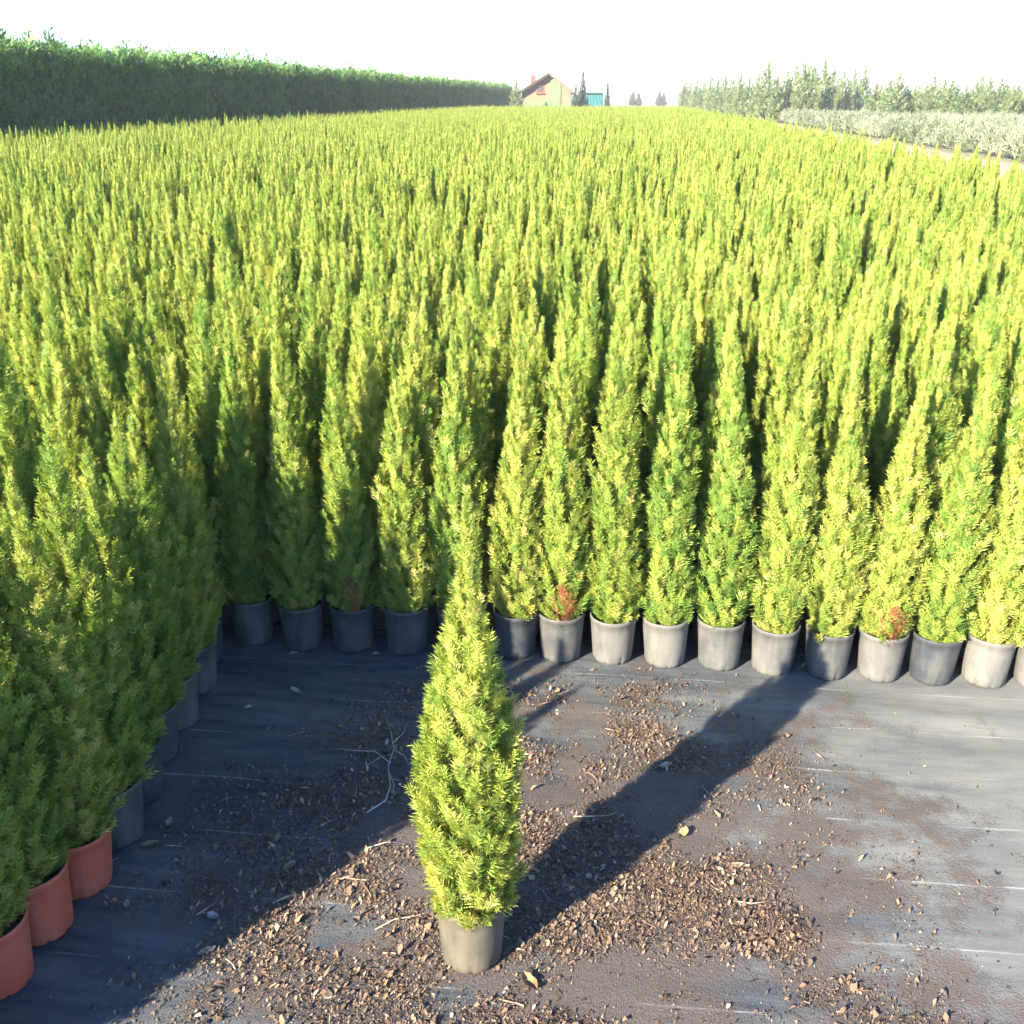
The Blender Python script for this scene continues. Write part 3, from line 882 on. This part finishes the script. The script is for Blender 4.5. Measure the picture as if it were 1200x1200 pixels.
def house():
    D = 96.0
    X0 = xat(612, D); X1 = xat(668, D); xm = xat(643, D)
    eave = hat(107, D); apex = hat(87, D); W = X1 - X0
    root = empty("gabled_house", (xm, D, 0)); tag(root, "small gabled wooden house with salmon and green front at the field's end", "house")
    a, b = X0 - xm, X1 - xm
    dp = 6.0
    v = [(a, 0, 0), (b, 0, 0), (b, 0, eave), (0, 0, apex), (a, 0, eave), (a, dp, 0), (b, dp, 0), (b, dp, eave), (0, dp, apex), (a, dp, eave)]
    f = [(0, 1, 2, 3, 4), (5, 9, 8, 7, 6), (0, 4, 9, 5), (1, 6, 7, 2), (4, 3, 8, 9), (2, 7, 8, 3)]
    wl = obj("wall", mesh_py("wall", v, f), M["salmon"], root)
    # corner boards and horizontal band
    box("corner_board", a - .03, a + .14, -.05, -.003, 0, eave, M["greenpaint"], wl)
    box("corner_board", b - .14, b + .03, -.05, -.003, 0, eave, M["rooftile"], wl)
    def slope(xa, za, xb, zb, nm, mat):
        th = .12; y0, y1 = -.45, dp + .3
        dx, dz = xb - xa, zb - za; L = math.hypot(dx, dz); nx, nz = -dz / L, dx / L
        if nz < 0: nx, nz = -nx, -nz
        o = .02
        q = [(xa + nx * o, za + nz * o), (xb + nx * o, zb + nz * o), (xb + nx * (o + th), zb + nz * (o + th)), (xa + nx * (o + th), za + nz * (o + th))]
        vv = [(p[0], y, p[1]) for y in (y0, y1) for p in q]
        ff = [(0, 1, 2, 3), (7, 6, 5, 4), (0, 4, 5, 1), (1, 5, 6, 2), (2, 6, 7, 3), (3, 7, 4, 0)]
        return obj(nm, mesh_py(nm, vv, ff), mat, root), q, y0
    sl = (apex - eave) / (0 - a); sr = (apex - eave) / b
    ov = .38
    r1, q1, y0 = slope(a - ov, eave - sl * ov, 0, apex, "roof", M["rooftile"])
    r2, q2, _ = slope(0.001, apex, b + ov, eave - sr * ov, "roof", M["rooftile"])
    r2["label"] = "pink roof slope facing right"
    # dark barge board on the left verge, pale on the other
    for q, rr, mt_ in ((q1, r1, M["darkroof"]), (q2, r2, M["rooftile"])):
        vv = [(p[0], y, p[1] - (.10 if k < 2 else -.01)) for y in (y0 - .06, y0 - .002) for k, p in enumerate(q)]
        ff = [(0, 1, 2, 3), (7, 6, 5, 4), (0, 4, 5, 1), (1, 5, 6, 2), (2, 6, 7, 3), (3, 7, 4, 0)]
        obj("barge_board", mesh_py("barge_board", vv, ff), mt_, rr)
    ch = box("chimney", -1.55, -1.1, 2.0, 2.45, eave, apex - .02, M["redbrown"], r1)
    # central green bay from ground to gable with door
    bay = [(.15, 0), (1.0, 0), (1.0, apex - sr * 1.0 - .12), (.15, apex - sr * .15 - .12)]
    vv = [(p[0], y, p[1]) for y in (-.09, -.004) for p in bay]
    ff = [(0, 1, 2, 3), (7, 6, 5, 4), (0, 4, 5, 1), (1, 5, 6, 2), (2, 6, 7, 3), (3, 7, 4, 0)]
    dr = obj("green_panel", mesh_py("green_panel", vv, ff), M["greenpaint"], root)
    box("green_skirting", a + .15, .13, -.07, -.004, 0, hat(118, D), M["greenpaint"], root)
    door = box("door", .30, .86, -.13, -.092, 0.05, 1.75, M["greenpaint"], root)
    box("handle", .76, .80, -.18, -.132, .9, 1.0, M["darkroof"], door)
    wx0, wx1, wz0, wz1 = xat(628.5, D) - xm, xat(637, D) - xm, hat(109, D), hat(98, D)
    wn = box("window", wx0, wx1, -.06, -.004, wz0, wz1, M["redbrown"], root)
    box("pane", wx0 + .09, (wx0 + wx1) / 2 - .03, -.075, -.062, wz0 + .1, wz1 - .1, M["glass"], wn)
    box("pane", (wx0 + wx1) / 2 + .03, wx1 - .09, -.075, -.062, wz0 + .1, wz1 - .1, M["glass"], wn)
    box("sill", wx0 - .06, wx1 + .06, -.14, -.004, wz0 - .08, wz0 - .004, M["redbrown"], wn)
house()
def shed():
    D = 99.0
    x0, x1 = xat(686, D), xat(706, D); h = hat(108, D)
    root = empty("teal_shed", ((x0 + x1) / 2, D, 0)); tag(root, "low teal metal shed between two dark conifers", "shed")
    hw = (x1 - x0) / 2
    box("wall", -hw, hw, 0, 2.4, 0, h - .1, M["teal"], root)
    for k in range(6):
        xx = -hw + (k + .5) * 2 * hw / 6
        box("rib", xx - .04, xx + .04, -.05, -.002, .05, h - .15, M["tealdark"], root)
    box("roof", -hw - .12, hw + .12, -.2, 2.55, h - .098, h, M["tealdark"], root)
    d = box("door", hw * .2, hw * .75, -.075, -.053, .02, 1.7, M["tealdark"], root)
    box("handle", hw * .26, hw * .32, -.12, -.077, .85, .95, M["glass"], d)
shed()
conifer("dark_conifer", 682, 94, 82, dark_me, 0, "dark conifer between the house and the teal shed", "dark conifers by the house", .75)
conifer("dark_conifer", 674, 93, 97, dark_me, 1, "short dark conifer against the right wall of the house", "dark conifers by the house", .85)
conifer("dark_conifer", 711, 95, 90, dark_me, 2, "slim dark conifer beside the far end of the teal shed", "dark conifers by the house", .42)
conifer("pale_conifer", 605, 93, 92, pale_me, 1, "pale young conifer between the hedge end and the house", "pale trees by the house", .8)

# far woods on the horizon
def far_wood():
    r = np.random.default_rng(8)
    nn = 2600
    x = r.uniform(-500, 620, nn); y = 620 + r.uniform(-40, 60, nn)
    hh = 2.6 + 2.4 * vnoise(x * .02, y * .0) + r.uniform(-.5, .9, nn)
    base = np.stack([x, y, np.zeros(nn)], -1)
    d = np.stack([r.normal(0, .06, nn), r.normal(0, .06, nn), np.ones(nn)], -1)
    v, f, t = place_sprays(spray_templates(5, 6, 23, .45), base, d, hh, r, np.clip(r.normal(.5, .2, nn), 0, 1))
    return mesh_np("distant_wood", v, f, {"tint": t})
tag(obj("distant_wood", far_wood(), M["darkcon"]), "hazy line of distant woods on the horizon", "wood", kind="stuff")
for i, (a, tp) in enumerate([(741, 105), (748, 107), (772, 106), (777, 108)]):
    conifer("dark_conifer", a, 240, tp, dark_me, i, "hazy little tree standing far off in the open gap", "little trees in the open gap", 1.3)

# ------------------------------------------------------------------ haze
hz_v, hz_f = box_geo(-1520, 1520, -80, 2520, -1.0, 13.0)
hz = obj("haze", mesh_py("haze", hz_v, hz_f), None)
hm = bpy.data.materials.new("haze"); hm.use_nodes = True
hn = hm.node_tree
for x in list(hn.nodes):
    if x.type == 'BSDF_PRINCIPLED': hn.nodes.remove(x)
pvn = hn.nodes.new("ShaderNodeVolumePrincipled")
pvn.inputs["Color"].default_value = (.95, .96, 1.0, 1); pvn.inputs["Density"].default_value = .0007
pvn.inputs["Anisotropy"].default_value = 0.0
hn.links.new(pvn.outputs[0], hn.nodes["Material Output"].inputs["Volume"])
hz.data.materials.append(hm)
tag(hz, "thin pale haze in the air over the field", "haze", kind="stuff")
